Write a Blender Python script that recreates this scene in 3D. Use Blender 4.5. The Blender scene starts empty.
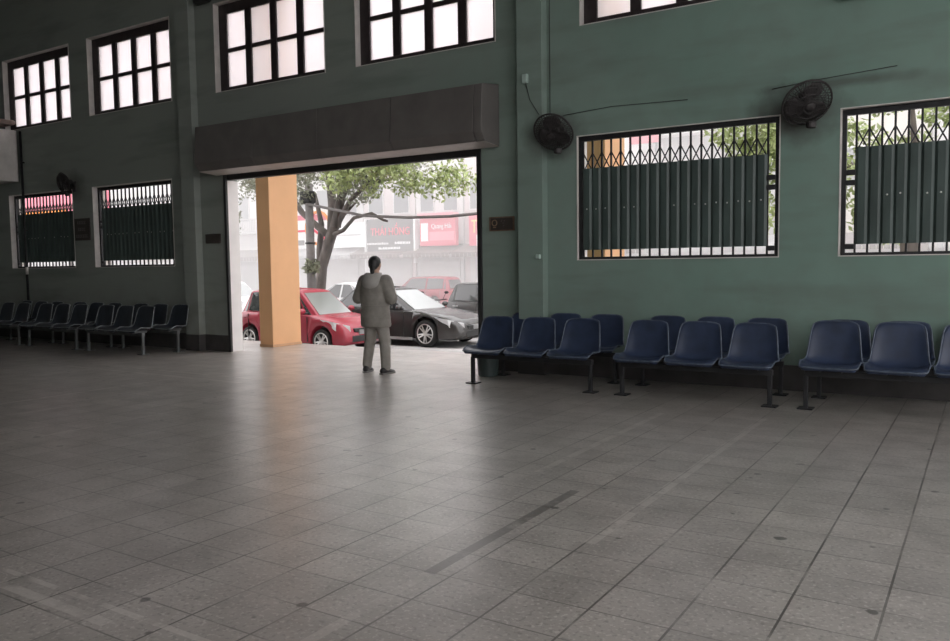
import bpy, bmesh, math, random
from mathutils import Vector, Matrix, Quaternion
random.seed(7)
C = bpy.context.scene.collection
PI = math.pi

# ------------------------------------------------------------------ materials
def _nt(name):
    m = bpy.data.materials.new(name); m.use_nodes = True
    nt = m.node_tree
    return m, nt, nt.nodes['Principled BSDF']

def mat(name, col, rough=.6, metal=0., var=.0, scale=6., spec=.5, bump=0., detail=4., stretch=None):
    m, nt, b = _nt(name)
    b.inputs['Base Color'].default_value = (*col, 1)
    b.inputs['Roughness'].default_value = rough
    b.inputs['Metallic'].default_value = metal
    b.inputs['Specular IOR Level'].default_value = spec
    if var or bump:
        tc = nt.nodes.new('ShaderNodeTexCoord')
        n = nt.nodes.new('ShaderNodeTexNoise'); n.inputs['Scale'].default_value = scale; n.inputs['Detail'].default_value = detail
        src = tc.outputs['Object']
        if stretch:
            mp = nt.nodes.new('ShaderNodeMapping'); mp.inputs['Scale'].default_value = stretch
            nt.links.new(src, mp.inputs['Vector']); src = mp.outputs['Vector']
        nt.links.new(src, n.inputs['Vector'])
        if var:
            r = nt.nodes.new('ShaderNodeValToRGB')
            r.color_ramp.elements[0].position = .3; r.color_ramp.elements[1].position = .7
            r.color_ramp.elements[0].color = (*[max(0, c*(1-var)) for c in col], 1)
            r.color_ramp.elements[1].color = (*[min(1, c*(1+var)) for c in col], 1)
            nt.links.new(n.outputs['Fac'], r.inputs['Fac']); nt.links.new(r.outputs['Color'], b.inputs['Base Color'])
        if bump:
            bp = nt.nodes.new('ShaderNodeBump'); bp.inputs['Strength'].default_value = bump; bp.inputs['Distance'].default_value = .01
            nt.links.new(n.outputs['Fac'], bp.inputs['Height']); nt.links.new(bp.outputs['Normal'], b.inputs['Normal'])
    return m

def math_node(nt, op, a, b=None, c=None):
    n = nt.nodes.new('ShaderNodeMath'); n.operation = op
    for i, v in enumerate((a, b, c)):
        if v is None: continue
        if isinstance(v, (int, float)): n.inputs[i].default_value = v
        else: nt.links.new(v, n.inputs[i])
    return n.outputs[0]

def mix_col(nt, fac, a, b, mode='MIX'):
    n = nt.nodes.new('ShaderNodeMix'); n.data_type = 'RGBA'; n.blend_type = mode
    if isinstance(fac, (int, float)): n.inputs[0].default_value = fac
    else: nt.links.new(fac, n.inputs[0])
    for i, v in ((6, a), (7, b)):
        if isinstance(v, tuple): n.inputs[i].default_value = (*v, 1)
        else: nt.links.new(v, n.inputs[i])
    return n.outputs[2]

TX, TY, OX, OY = .372, .315, -1.84, 2.9
def floor_material():
    m, nt, b = _nt('terrazzo_tiles')
    geo = nt.nodes.new('ShaderNodeNewGeometry')
    sx = nt.nodes.new('ShaderNodeSeparateXYZ'); nt.links.new(geo.outputs['Position'], sx.inputs[0])
    x, y = sx.outputs[0], sx.outputs[1]
    def noise(scale, detail=3, rough=.5):
        n = nt.nodes.new('ShaderNodeTexNoise'); n.inputs['Scale'].default_value = scale; n.inputs['Detail'].default_value = detail
        n.inputs['Roughness'].default_value = rough
        nt.links.new(geo.outputs['Position'], n.inputs['Vector']); return n.outputs['Fac']
    def ramp(v, lo, hi):
        n = nt.nodes.new('ShaderNodeMapRange'); n.inputs['From Min'].default_value = lo; n.inputs['From Max'].default_value = hi
        nt.links.new(v, n.inputs['Value']); return n.outputs[0]
    big, mid, fine = noise(.55, 4), noise(3.2, 4), noise(120, 2)
    col = mix_col(nt, ramp(big, .35, .65), (.355, .324, .298), (.45, .412, .38))
    col = mix_col(nt, math_node(nt, 'MULTIPLY', ramp(mid, .42, .62), .5), col, (.25, .225, .205))
    speck = ramp(noise(46, 2), .56, .66)
    col = mix_col(nt, math_node(nt, 'MULTIPLY', speck, .5), col, (.62, .58, .55))
    speck2 = ramp(noise(38, 2), .44, .34)
    col = mix_col(nt, math_node(nt, 'MULTIPLY', speck2, .55), col, (.17, .155, .145))
    # tile to tile tone
    u = math_node(nt, 'DIVIDE', math_node(nt, 'SUBTRACT', x, OX), TX); v = math_node(nt, 'DIVIDE', math_node(nt, 'SUBTRACT', y, OY), TY)
    fu, fv = math_node(nt, 'FLOOR', u), math_node(nt, 'FLOOR', v)
    cb = nt.nodes.new('ShaderNodeCombineXYZ'); nt.links.new(fu, cb.inputs[0]); nt.links.new(fv, cb.inputs[1])
    wn = nt.nodes.new('ShaderNodeTexWhiteNoise'); wn.noise_dimensions = '2D'; nt.links.new(cb.outputs[0], wn.inputs['Vector'])
    col = mix_col(nt, 1., col, mix_col(nt, wn.outputs['Value'], (.80, .80, .80), (1., 1., 1.)), 'MULTIPLY')
    # joints
    def joint(w, width):
        f = math_node(nt, 'FRACT', w); d = math_node(nt, 'MINIMUM', f, math_node(nt, 'SUBTRACT', 1., f))
        return math_node(nt, 'LESS_THAN', d, width)
    jn = ramp(noise(2.2, 4), .33, .55)
    j = math_node(nt, 'MAXIMUM', joint(u, .015), math_node(nt, 'MULTIPLY', joint(v, .015), .75))
    j = math_node(nt, 'MULTIPLY', j, math_node(nt, 'ADD', math_node(nt, 'MULTIPLY', jn, .75), .25))
    col = mix_col(nt, math_node(nt, 'MULTIPLY', j, .9), col, (.05, .043, .037))
    # old painted bands and worn strips
    def band(c, c0, half, o, o0, o1, fac, colr, col):
        d = math_node(nt, 'ABSOLUTE', math_node(nt, 'SUBTRACT', c, c0))
        k = math_node(nt, 'LESS_THAN', d, half)
        k = math_node(nt, 'MULTIPLY', k, math_node(nt, 'GREATER_THAN', o, o0)); k = math_node(nt, 'MULTIPLY', k, math_node(nt, 'LESS_THAN', o, o1))
        k = math_node(nt, 'MULTIPLY', k, ramp(noise(5, 4), *((.36, .5) if colr == pale else (.22, .4))))
        return mix_col(nt, math_node(nt, 'MULTIPLY', k, fac), col, colr)
    pale = (.58, .54, .50); dark = (.11, .098, .09)
    col = band(y, 2.13, .018, x, -6, -2.6, .55, pale, col); col = band(y, 2.02, .03, x, -4.1, -3.2, .5, pale, col)
    col = band(x, -1.82, .035, y, 4.0, 8.1, .45, pale, col); col = band(x, -2.78, .03, y, 5.2, 7.9, .5, pale, col)
    col = band(x, -9.6, .05, y, 4.4, 7.2, .5, pale, col); col = band(x, -8.75, .05, y, 3.8, 5.2, .4, pale, col)
    col = band(x, -7.4, .04, y, 3.6, 6.0, .4, pale, col); col = band(y, 7.35, .05, x, -13, -8.4, .5, pale, col); col = band(y, 7.7, .04, x, -11.2, -8.6, .5, pale, col)
    col = band(y, 7.6, .06, x, -5.5, -1.5, .2, pale, col)
    col = band(x, -2.33, .035, y, 3.2, 4.9, .8, dark, col); col = band(x, -2.33, .03, y, 1.8, 3.2, .3, pale, col)
    # dark spots
    sp = ramp(noise(9, 0), .80, .84)
    col = mix_col(nt, math_node(nt, 'MULTIPLY', sp, .8), col, (.03, .026, .022))
    nt.links.new(col, b.inputs['Base Color'])
    r = math_node(nt, 'ADD', math_node(nt, 'MULTIPLY', mid, .22), .24)
    nt.links.new(r, b.inputs['Roughness']); b.inputs['Specular IOR Level'].default_value = .6; b.inputs['Coat Weight'].default_value = .55; b.inputs['Coat Roughness'].default_value = .31; b.inputs['Coat IOR'].default_value = 1.6
    h = math_node(nt, 'SUBTRACT', math_node(nt, 'MULTIPLY', big, .4), math_node(nt, 'MULTIPLY', j, 1.))
    bp = nt.nodes.new('ShaderNodeBump'); bp.inputs['Strength'].default_value = .25; bp.inputs['Distance'].default_value = .004
    nt.links.new(h, bp.inputs['Height']); nt.links.new(bp.outputs['Normal'], b.inputs['Normal'])
    return m

def wall_material():
    m, nt, b = _nt('green_plaster')
    geo = nt.nodes.new('ShaderNodeNewGeometry')
    sx = nt.nodes.new('ShaderNodeSeparateXYZ'); nt.links.new(geo.outputs['Position'], sx.inputs[0])
    def noise(scale, detail=4, vec=None):
        n = nt.nodes.new('ShaderNodeTexNoise'); n.inputs['Scale'].default_value = scale; n.inputs['Detail'].default_value = detail
        nt.links.new(vec or geo.outputs['Position'], n.inputs['Vector']); return n.outputs['Fac']
    def ramp(v, lo, hi, a=0., c=1.):
        n = nt.nodes.new('ShaderNodeMapRange'); n.inputs['From Min'].default_value = lo; n.inputs['From Max'].default_value = hi
        n.inputs['To Min'].default_value = a; n.inputs['To Max'].default_value = c
        nt.links.new(v, n.inputs['Value']); return n.outputs[0]
    col = mix_col(nt, ramp(noise(.7), .35, .65), (.170, .258, .220), (.198, .288, .247))
    col = mix_col(nt, ramp(noise(3.5, 6), .45, .75, 0, .35), col, (.165, .20, .18))
    gx = nt.nodes.new('ShaderNodeMapRange'); gx.inputs['From Min'].default_value = -3.2; gx.inputs['From Max'].default_value = -9.5; nt.links.new(sx.outputs[0], gx.inputs['Value'])
    col = mix_col(nt, math_node(nt, 'MULTIPLY', gx.outputs[0], .72), col, (.30, .302, .282))        # greyer and paler towards the left
    # grime that collects in horizontal drifts, and scuffs low on the wall
    mp = nt.nodes.new('ShaderNodeMapping'); mp.inputs['Scale'].default_value = (.35, 1, 2.2); nt.links.new(geo.outputs['Position'], mp.inputs['Vector'])
    col = mix_col(nt, ramp(noise(1.4, 5, mp.outputs['Vector']), .5, .72, 0, .5), col, (.13, .15, .135))
    low = math_node(nt, 'MULTIPLY', ramp(sx.outputs[2], 1.3, .4), ramp(noise(2.6, 5), .35, .65))
    col = mix_col(nt, math_node(nt, 'MULTIPLY', low, .4), col, (.14, .122, .107))
    # soot blown on the wall around the fans
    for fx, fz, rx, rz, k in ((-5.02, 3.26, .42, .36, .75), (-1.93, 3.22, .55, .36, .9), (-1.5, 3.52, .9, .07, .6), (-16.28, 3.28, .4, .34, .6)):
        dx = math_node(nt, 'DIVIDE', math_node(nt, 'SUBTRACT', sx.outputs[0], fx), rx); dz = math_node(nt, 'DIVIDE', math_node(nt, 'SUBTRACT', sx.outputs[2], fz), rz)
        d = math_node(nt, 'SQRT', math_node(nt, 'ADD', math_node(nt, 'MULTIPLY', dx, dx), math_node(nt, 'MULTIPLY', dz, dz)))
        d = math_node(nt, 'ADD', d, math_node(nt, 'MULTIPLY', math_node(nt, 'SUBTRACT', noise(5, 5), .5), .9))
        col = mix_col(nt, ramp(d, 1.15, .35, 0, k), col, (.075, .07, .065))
    nt.links.new(col, b.inputs['Base Color']); b.inputs['Roughness'].default_value = .75; b.inputs['Specular IOR Level'].default_value = .3
    bp = nt.nodes.new('ShaderNodeBump'); bp.inputs['Strength'].default_value = .15; bp.inputs['Distance'].default_value = .01
    nt.links.new(noise(14, 6), bp.inputs['Height']); nt.links.new(bp.outputs['Normal'], b.inputs['Normal'])
    return m

def frosted_material():
    m, nt, b = _nt('frosted_glass')
    out = nt.nodes['Material Output']; nt.nodes.remove(b)
    tr = nt.nodes.new('ShaderNodeBsdfRefraction'); tr.inputs['IOR'].default_value = 1.15; tr.inputs['Roughness'].default_value = .55
    tr.inputs['Color'].default_value = (.92, .88, .89, 1)
    tl = nt.nodes.new('ShaderNodeBsdfTranslucent'); tl.inputs['Color'].default_value = (.86, .835, .845, 1)
    mx = nt.nodes.new('ShaderNodeMixShader'); mx.inputs[0].default_value = .55
    nt.links.new(tr.outputs[0], mx.inputs[1]); nt.links.new(tl.outputs[0], mx.inputs[2]); nt.links.new(mx.outputs[0], out.inputs[0])
    return m

def haze_material(density):
    m, nt, b = _nt('street_haze')
    out = nt.nodes['Material Output']; nt.nodes.remove(b)
    v = nt.nodes.new('ShaderNodeVolumeScatter'); v.inputs['Density'].default_value = density; v.inputs['Color'].default_value = (1, .97, .975, 1)
    v.inputs['Anisotropy'].default_value = .0
    nt.links.new(v.outputs[0], out.inputs['Volume'])
    return m

M = {}
M['floor'] = floor_material(); M['wall'] = wall_material(); M['frost'] = frosted_material(); M['haze'] = haze_material(.034)
M['skirting'] = mat('dark_painted_skirting', (.05, .046, .045), .6, var=.3, scale=4)
M['ceiling'] = mat('ceiling_plaster', (.30, .31, .29), .9, var=.1)
M['cream'] = mat('cream_whitewash', (.62, .59, .56), .7, var=.12, scale=5)
M['white_paint'] = mat('white_wall_paint', (.74, .71, .70), .65, var=.06, scale=3)
M['dark_wood'] = mat('dark_stained_wood', (.028, .020, .022), .45, var=.35, scale=9)
M['gate_steel'] = mat('blackened_gate_steel', (.022, .022, .024), .5, metal=.3, var=.3, scale=12)
M['gate_slat'] = mat('dark_green_gate_sheet', (.048, .070, .064), .5, var=.28, scale=5, stretch=(1, 1, .3))
M['shutter_box'] = mat('grey_brown_sheet_panel', (.135, .125, .118), .5, var=.14, scale=3)
M['soffit'] = mat('floor_lit_soffit', (.55, .50, .48), .5, var=.08)  # paler than the box: floor bounce painted into the colour
M['black_steel'] = mat('black_painted_steel', (.02, .02, .021), .45, var=.2)
M['leg_steel'] = mat('bench_leg_steel', (.035, .035, .038), .45, metal=.4, var=.2)
M['leg_grey'] = mat('bench_leg_grey', (.10, .105, .105), .5, metal=.2, var=.2)
M['seat_blue'] = mat('blue_moulded_plastic', (.024, .036, .072), .42, var=.22, scale=7, spec=.5)
M['seat_navy'] = mat('faded_navy_plastic', (.020, .026, .036), .5, var=.22, scale=7)
M['rim'] = mat('worn_pale_edge', (.22, .24, .25), .45, var=.35, scale=14)
M['rim_blue'] = mat('worn_blue_edge', (.075, .095, .13), .45, var=.35, scale=14)
M['bin'] = mat('dark_green_bin_plastic', (.035, .052, .05), .5, var=.15)
M['fan'] = mat('grimy_dark_fan_plastic', (.030, .026, .026), .6, var=.3, scale=15)
M['plaque'] = mat('dark_plaque', (.045, .036, .032), .5, var=.2)
M['plaque_edge'] = mat('rusty_plaque_edge', (.14, .085, .055), .7, var=.3, scale=20)
M['symbol'] = mat('dull_tan_paint', (.24, .17, .10), .6)
M['grey_text'] = mat('dull_grey_lettering', (.13, .12, .115), .6)
M['soot'] = mat('cable_black', (.03, .03, .03), .6)
M['pale_box'] = mat('pale_green_plastic', (.38, .48, .44), .5)
M['orange'] = mat('orange_wall_paint', (.70, .39, .20), .6, var=.05, scale=2)
M['concrete'] = mat('pale_concrete', (.50, .47, .46), .8, var=.12, scale=1.5)
M['asphalt'] = mat('street_asphalt', (.40, .385, .38), .85, var=.2, scale=1.2)
M['red_paint'] = mat('red_car_paint', (.33, .030, .052), .25, spec=.6)
M['black_paint'] = mat('black_car_paint', (.040, .037, .036), .14, spec=.7)
M['white_paint_car'] = mat('white_car_paint', (.75, .75, .76), .2, spec=.6)
M['screen'] = mat('sky_reflection_windscreen', (.36, .375, .375), .14, metal=.5)  # pale base stands in for the sky mirrored in the windscreen
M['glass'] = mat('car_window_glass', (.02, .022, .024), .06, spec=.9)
M['tyre'] = mat('tyre_rubber', (.02, .02, .02), .8)
M['alloy'] = mat('silver_alloy', (.62, .61, .60), .3, metal=.7)
M['lamp_clear'] = mat('clear_headlamp', (.62, .62, .64), .12, spec=.9)
M['lamp_red'] = mat('red_tail_lamp', (.45, .02, .02), .2)
M['plastic'] = mat('black_trim_plastic', (.02, .02, .02), .55)
M['plate'] = mat('plate_grey', (.22, .22, .22), .5)
M['bark'] = mat('grey_brown_bark', (.105, .088, .078), .9, var=.35, scale=6, bump=.6, stretch=(1, 1, .3))
M['leaf'] = mat('haze_paled_green_leaves', (.36, .42, .19), .6, var=.45, scale=3)  # green paled to stand in for haze over the trees
M['leaf_hazed'] = mat('haze_dulled_leaves', (.23, .24, .17), .65, var=.4, scale=3)  # dulled towards grey as painted haze
M['pole'] = mat('weathered_concrete_pole', (.20, .185, .18), .85, var=.15)
M['shirt_grey'] = mat('grey_padded_parka', (.25, .232, .208), .8, var=.18, scale=9, bump=.3)
M['hood'] = mat('pale_grey_hood_lining', (.36, .343, .32), .85, var=.12, scale=9)
M['trouser'] = mat('grey_cotton_trousers', (.275, .256, .23), .85, var=.14, scale=10)
M['shoe'] = mat('black_shoe', (.03, .028, .028), .5)
M['sole'] = mat('grey_sole', (.2, .19, .18), .7)
M['hair'] = mat('black_hair', (.012, .011, .012), .5, var=.3, scale=40)
M['skin'] = mat('skin', (.50, .32, .24), .55, var=.05)
M['iris'] = mat('dark_eye', (.03, .02, .015), .2)
M['b_white'] = mat('white_facade', (.56, .54, .535), .8, var=.06, scale=.6)
M['b_pink'] = mat('pale_pink_facade', (.50, .43, .425), .8, var=.06, scale=.6)
M['b_cream'] = mat('pale_cream_facade', (.53, .49, .43), .8, var=.06, scale=.6)
M['b_grey'] = mat('grey_facade', (.36, .35, .35), .8, var=.06, scale=.6)
M['b_glass'] = mat('facade_window_glass', (.10, .11, .12), .15)
M['roller'] = mat('pale_roller_door', (.50, .48, .475), .6)
M['awning'] = mat('grey_brown_awning', (.16, .13, .12), .8, var=.15)
M['sign_dark'] = mat('charcoal_sign_board', (.055, .053, .055), .6)
M['sign_red'] = mat('red_sign_board', (.62, .035, .09), .55)
M['sign_pink'] = mat('rose_sign_band', (.72, .22, .28), .55)
M['sign_white'] = mat('white_sign_panel', (.82, .82, .82), .5)
M['sign_orange'] = mat('orange_sign_paint', (.85, .30, .06), .55)
M['sign_yellow'] = mat('yellow_sign_paint', (.85, .60, .12), .55)
M['t_red'] = mat('red_sign_letters', (.75, .03, .08), .5)

# ------------------------------------------------------------------ mesh helpers
class MB:
    def __init__(s): s.bm = bmesh.new()
    def quad(s, *p):
        return s.bm.faces.new([s.bm.verts.new(q) for q in p])
    def box(s, x0, x1, y0, y1, z0, z1, mtx=None):
        v = [Vector((x, y, z)) for x in (x0, x1) for y in (y0, y1) for z in (z0, z1)]
        if mtx: v = [mtx @ q for q in v]
        v = [s.bm.verts.new(q) for q in v]
        for f in ((0, 1, 3, 2), (4, 6, 7, 5), (0, 4, 5, 1), (2, 3, 7, 6), (0, 2, 6, 4), (1, 5, 7, 3)):
            s.bm.faces.new([v[i] for i in f])
        return s
    def tube(s, pts, rad, n=8, cap=True):
        pts = [Vector(p) for p in pts]
        if not isinstance(rad, (list, tuple)): rad = [rad]*len(pts)
        rings = []; prev = None
        for i, p in enumerate(pts):
            t = (pts[min(i+1, len(pts)-1)] - pts[max(i-1, 0)]).normalized()
            if prev is None:
                a = t.cross(Vector((0, 0, 1)))
                if a.length < 1e-3: a = t.cross(Vector((1, 0, 0)))
            else: a = prev - t*prev.dot(t)
            a.normalize(); prev = a; b = t.cross(a)
            rings.append([s.bm.verts.new(p + (a*math.cos(2*PI*k/n) + b*math.sin(2*PI*k/n))*rad[i]) for k in range(n)])
        for r0, r1 in zip(rings, rings[1:]):
            for k in range(n): s.bm.faces.new([r0[k], r0[(k+1) % n], r1[(k+1) % n], r1[k]])
        if cap:
            s.bm.faces.new(rings[0][::-1]); s.bm.faces.new(rings[-1])
        return s
    def ring(s, c, ax, R, r, n=28, m=6):
        ax = Vector(ax).normalized(); a = ax.cross(Vector((0, 0, 1)))
        if a.length < 1e-3: a = Vector((1, 0, 0))
        a.normalize(); b = ax.cross(a); c = Vector(c); vs = []
        for i in range(n):
            d = a*math.cos(2*PI*i/n) + b*math.sin(2*PI*i/n)
            vs.append([s.bm.verts.new(c + d*(R + r*math.cos(2*PI*k/m)) + ax*r*math.sin(2*PI*k/m)) for k in range(m)])
        for i in range(n):
            for k in range(m): s.bm.faces.new([vs[i][k], vs[(i+1) % n][k], vs[(i+1) % n][(k+1) % m], vs[i][(k+1) % m]])
        return s
    def prism(s, poly, f0, f1):
        """poly of 2D points; f0, f1 map a 2D point to 3D on each end"""
        a = [s.bm.verts.new(f0(*p)) for p in poly]; b = [s.bm.verts.new(f1(*p)) for p in poly]
        s.bm.faces.new(a[::-1]); s.bm.faces.new(b)
        for i in range(len(poly)):
            j = (i+1) % len(poly); s.bm.faces.new([a[i], a[j], b[j], b[i]])
        return s
    def loft(s, rings, caps=True, closed=True):
        vs = [[s.bm.verts.new(p) for p in r] for r in rings]; n = len(vs[0])
        for r0, r1 in zip(vs, vs[1:]):
            for k in range(n if closed else n-1): s.bm.faces.new([r0[k], r0[(k+1) % n], r1[(k+1) % n], r1[k]])
        if caps: s.bm.faces.new(vs[0][::-1]); s.bm.faces.new(vs[-1])
        return s
    def lathe(s, c, prof, n=24, ax=(0, 0, 1)):
        ax = Vector(ax).normalized(); a = ax.cross(Vector((0, 0, 1)))
        if a.length < 1e-3: a = Vector((1, 0, 0))
        a.normalize(); b = ax.cross(a); c = Vector(c)
        return s.loft([[c + ax*h + (a*math.cos(2*PI*k/n) + b*math.sin(2*PI*k/n))*max(r, 1e-4) for k in range(n)] for r, h in prof])
    def ball(s, c, r, sc=(1, 1, 1), u=16, v=12, mtx=None):
        mm = Matrix.Translation(c) @ (mtx or Matrix()) @ Matrix.Diagonal((*[r*q for q in sc], 1))
        bmesh.ops.create_uvsphere(s.bm, u_segments=u, v_segments=v, radius=1, matrix=mm); return s
    def build(s, name, material, parent=None, smooth=False, bevel=0., mods=()):
        bmesh.ops.recalc_face_normals(s.bm, faces=s.bm.faces)
        me = bpy.data.meshes.new(name); s.bm.to_mesh(me); s.bm.free()
        me.materials.append(material)
        if smooth: me.polygons.foreach_set('use_smooth', [True]*len(me.polygons))
        o = bpy.data.objects.new(name, me); C.objects.link(o)
        if parent: o.parent = parent
        if bevel:
            b = o.modifiers.new('bevel', 'BEVEL'); b.width = bevel; b.segments = 2; b.limit_method = 'ANGLE'
        for kind, kw in mods:
            md = o.modifiers.new(kind.lower(), kind)
            for k, v in kw.items(): setattr(md, k, v)
        return o

def tag(o, label, cat, group=None, kind=None):
    o['label'] = label; o['category'] = cat
    if group: o['group'] = group
    if kind: o['kind'] = kind
    return o
def thing(name, label, cat, loc=(0, 0, 0), rz=0., group=None):
    o = bpy.data.objects.new(name, None); o.empty_display_size = .2; C.objects.link(o)
    o.location = loc; o.rotation_euler = (0, 0, rz)
    return tag(o, label, cat, group)
def struct(o): o['kind'] = 'structure'; return o
def dup(o, parent=None):
    c = o.copy(); C.objects.link(c)
    if parent: c.parent = parent
    for ch in list(o.children): dup(ch, c)
    return c
def text(s, name, size, material, parent, loc, rot=(PI/2, 0, 0), ext=.01, sx=1., align='CENTER'):
    cu = bpy.data.curves.new(name, 'FONT'); cu.body = s; cu.size = size; cu.extrude = ext; cu.align_x = align; cu.align_y = 'CENTER'
    cu.materials.append(material)
    o = bpy.data.objects.new(name, cu); C.objects.link(o)
    me = bpy.data.meshes.new_from_object(o.evaluated_get(bpy.context.evaluated_depsgraph_get())); bpy.data.objects.remove(o)
    if not me.materials: me.materials.append(material)
    o = bpy.data.objects.new(name, me); C.objects.link(o); o.parent = parent; o.location = loc; o.rotation_euler = rot; o.scale = (sx, 1, 1)
    return o

# ------------------------------------------------------------------ hall
YW, YO = 10.0, 10.30           # inner and outer face of the long wall
XL, XR, YB, ZC = -20.6, 4.4, -7.0, 8.2
UPPER = [(-18.86, -16.28), (-15.64, -13.02), (-11.80, -9.16), (-8.52, -5.95), (-4.66, -2.08), (-1.38, 1.18)]
LOWER = [(-18.88, -16.38), (-15.68, -13.12), (-4.71, -2.10), (-1.46, 1.10)]
UZ0, UZ1, LZ0, LZ1 = 4.66, 6.22, 1.57, 3.23
DOOR = (-11.67, -6.22, 0., 3.24)

def holed_wall(name, a0, a1, z0, z1, holes, P, thick, material):
    """wall in the (a, z) plane with rectangular openings; P(a, z, d) gives the point at depth d"""
    mb = MB()
    As = sorted({a0, a1, *[h[0] for h in holes], *[h[1] for h in holes]}); Zs = sorted({z0, z1, *[h[2] for h in holes], *[h[3] for h in holes]})
    inside = lambda a, z: any(h[0] < a < h[1] and h[2] < z < h[3] for h in holes)
    for p, q in zip(As, As[1:]):
        for r, t in zip(Zs, Zs[1:]):
            if inside((p+q)/2, (r+t)/2): continue
            for d in (0, thick): mb.quad(P(p, r, d), P(q, r, d), P(q, t, d), P(p, t, d))
    for h in [(a0, a1, z0, z1)] + holes:
        for (p, r, q, t) in (((h[0], h[2], h[1], h[2]),) if h[2] > z0 else ()) + ((h[0], h[3], h[1], h[3]), (h[0], h[2], h[0], h[3]), (h[1], h[2], h[1], h[3])):
            mb.quad(P(p, r, 0), P(q, t, 0), P(q, t, thick), P(p, r, thick))
    bmesh.ops.remove_doubles(mb.bm, verts=mb.bm.verts, dist=1e-5)
    return struct(mb.build(name, material))

holes = [(a, b, UZ0, UZ1) for a, b in UPPER] + [(a, b, LZ0, LZ1) for a, b in LOWER] + [DOOR]
holed_wall('wall_back', XL, XR, 0, ZC, holes, lambda a, z, d: Vector((a, YW+d, z)), YO-YW, M['wall'])
holed_wall('wall_right', YB, YW, 0, ZC, [(-5.5, -.5, 0, 5.0), (.3, 8.8, 0, 5.0), (-5.5, 8.8, 5.4, 7.8)], lambda a, z, d: Vector((XR+d, a, z)), .3, M['wall'])
holed_wall('wall_front', XL, XR, 0, ZC, [(-1.5, 3.9, 5.0, 7.6)], lambda a, z, d: Vector((a, YB-d, z)), .3, M['wall'])
holed_wall('wall_left', YB, YW, 0, ZC, [], lambda a, z, d: Vector((XL-d, a, z)), .3, M['wall'])
struct(MB().box(XL-.3, XR+.3, YB-.3, YO, -.5, 0).build('floor', M['floor']))
struct(MB().box(XL-.3, XR+.3, YB-.3, YO, ZC, ZC+.2).build('ceiling', M['ceiling']))
# pilasters beside the door, skirting
struct(MB().box(-12.68, -12.31, 9.85, YW, 0, ZC).build('trim_1', M['wall'], bevel=.008))
struct(MB().box(-5.54, -5.15, 9.85, YW, 0, ZC).build('trim_2', M['wall'], bevel=.008))
sk = MB()
for a, b, y in ((XL, -12.68, YW-.02), (-12.69, -12.30, 9.835), (-12.30, -11.67, YW-.02), (-6.22, -5.55, YW-.02), (-5.55, -5.14, 9.835), (-5.14, XR, YW-.02)):
    sk.box(a, b, y, YW+.0, 0, .30)
struct(sk.build('baseboard_back', M['skirting']))
# whitewashed lining of the doorway and its dark guides
dj = MB()
dj.box(DOOR[0], DOOR[0]+.015, YW+.02, YO, 0, 3.1); dj.box(DOOR[1]-.015, DOOR[1], YW+.02, YO, 0, 3.1)
struct(dj.build('trim_3', M['white_paint']))

# upper windows
def upper_window(k, a, b):
    fr = MB(); y0, y1 = YW+.10, YW+.17
    ex = .0
    xs0, xs1 = a+.015, b-.015; z0, z1 = UZ0+.012, UZ1-.012
    st, mu, head, foot, rail = .19, .145, .17, .085, .07
    sr = .09
    fr.box(xs0, xs0+st, y0, y1, z0, z1); fr.box(xs1-sr, xs1, y0, y1, z0, z1)
    fr.box(xs0+st, xs1-sr, y0, y1, z1-head, z1); fr.box(xs0+st, xs1-sr, y0, y1, z0, z0+foot)
    pw = (xs1-xs0-st-sr-3*mu)/4; zm = (z0+foot+z1-head)/2
    cells = []
    for i in range(4):
        p = xs0+st+i*(pw+mu)
        if i < 3: fr.box(p+pw, p+pw+mu, y0, y1, z0+foot, z1-head)
        fr.box(p, p+pw, y0+.01, y1-.01, zm-rail/2, zm+rail/2)
        cells += [(p, p+pw, z0+foot, zm-rail/2), (p, p+pw, zm+rail/2, z1-head)]
    w = struct(fr.build('window_%d' % k, M['dark_wood'], bevel=.006))
    for c in cells: MB().box(c[0]-.01, c[1]+.01, y0+.03, y0+.036, c[2]-.01, c[3]+.01).build('pane', M['frost'], w)
    li = MB()
    li.box(a, a+.012, YW-.012, YO, UZ0, UZ1); li.box(b-.012, b, YW-.012, YO, UZ0, UZ1)
    li.box(a, b, YW-.012, YO, UZ1-.012, UZ1); li.box(a+.012, b-.012, YW+.0, YO, UZ0, UZ0+.012)
    li.build('lining', M['cream'], w)
for k, (a, b) in enumerate(UPPER): upper_window(k+1, a, b)

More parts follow.
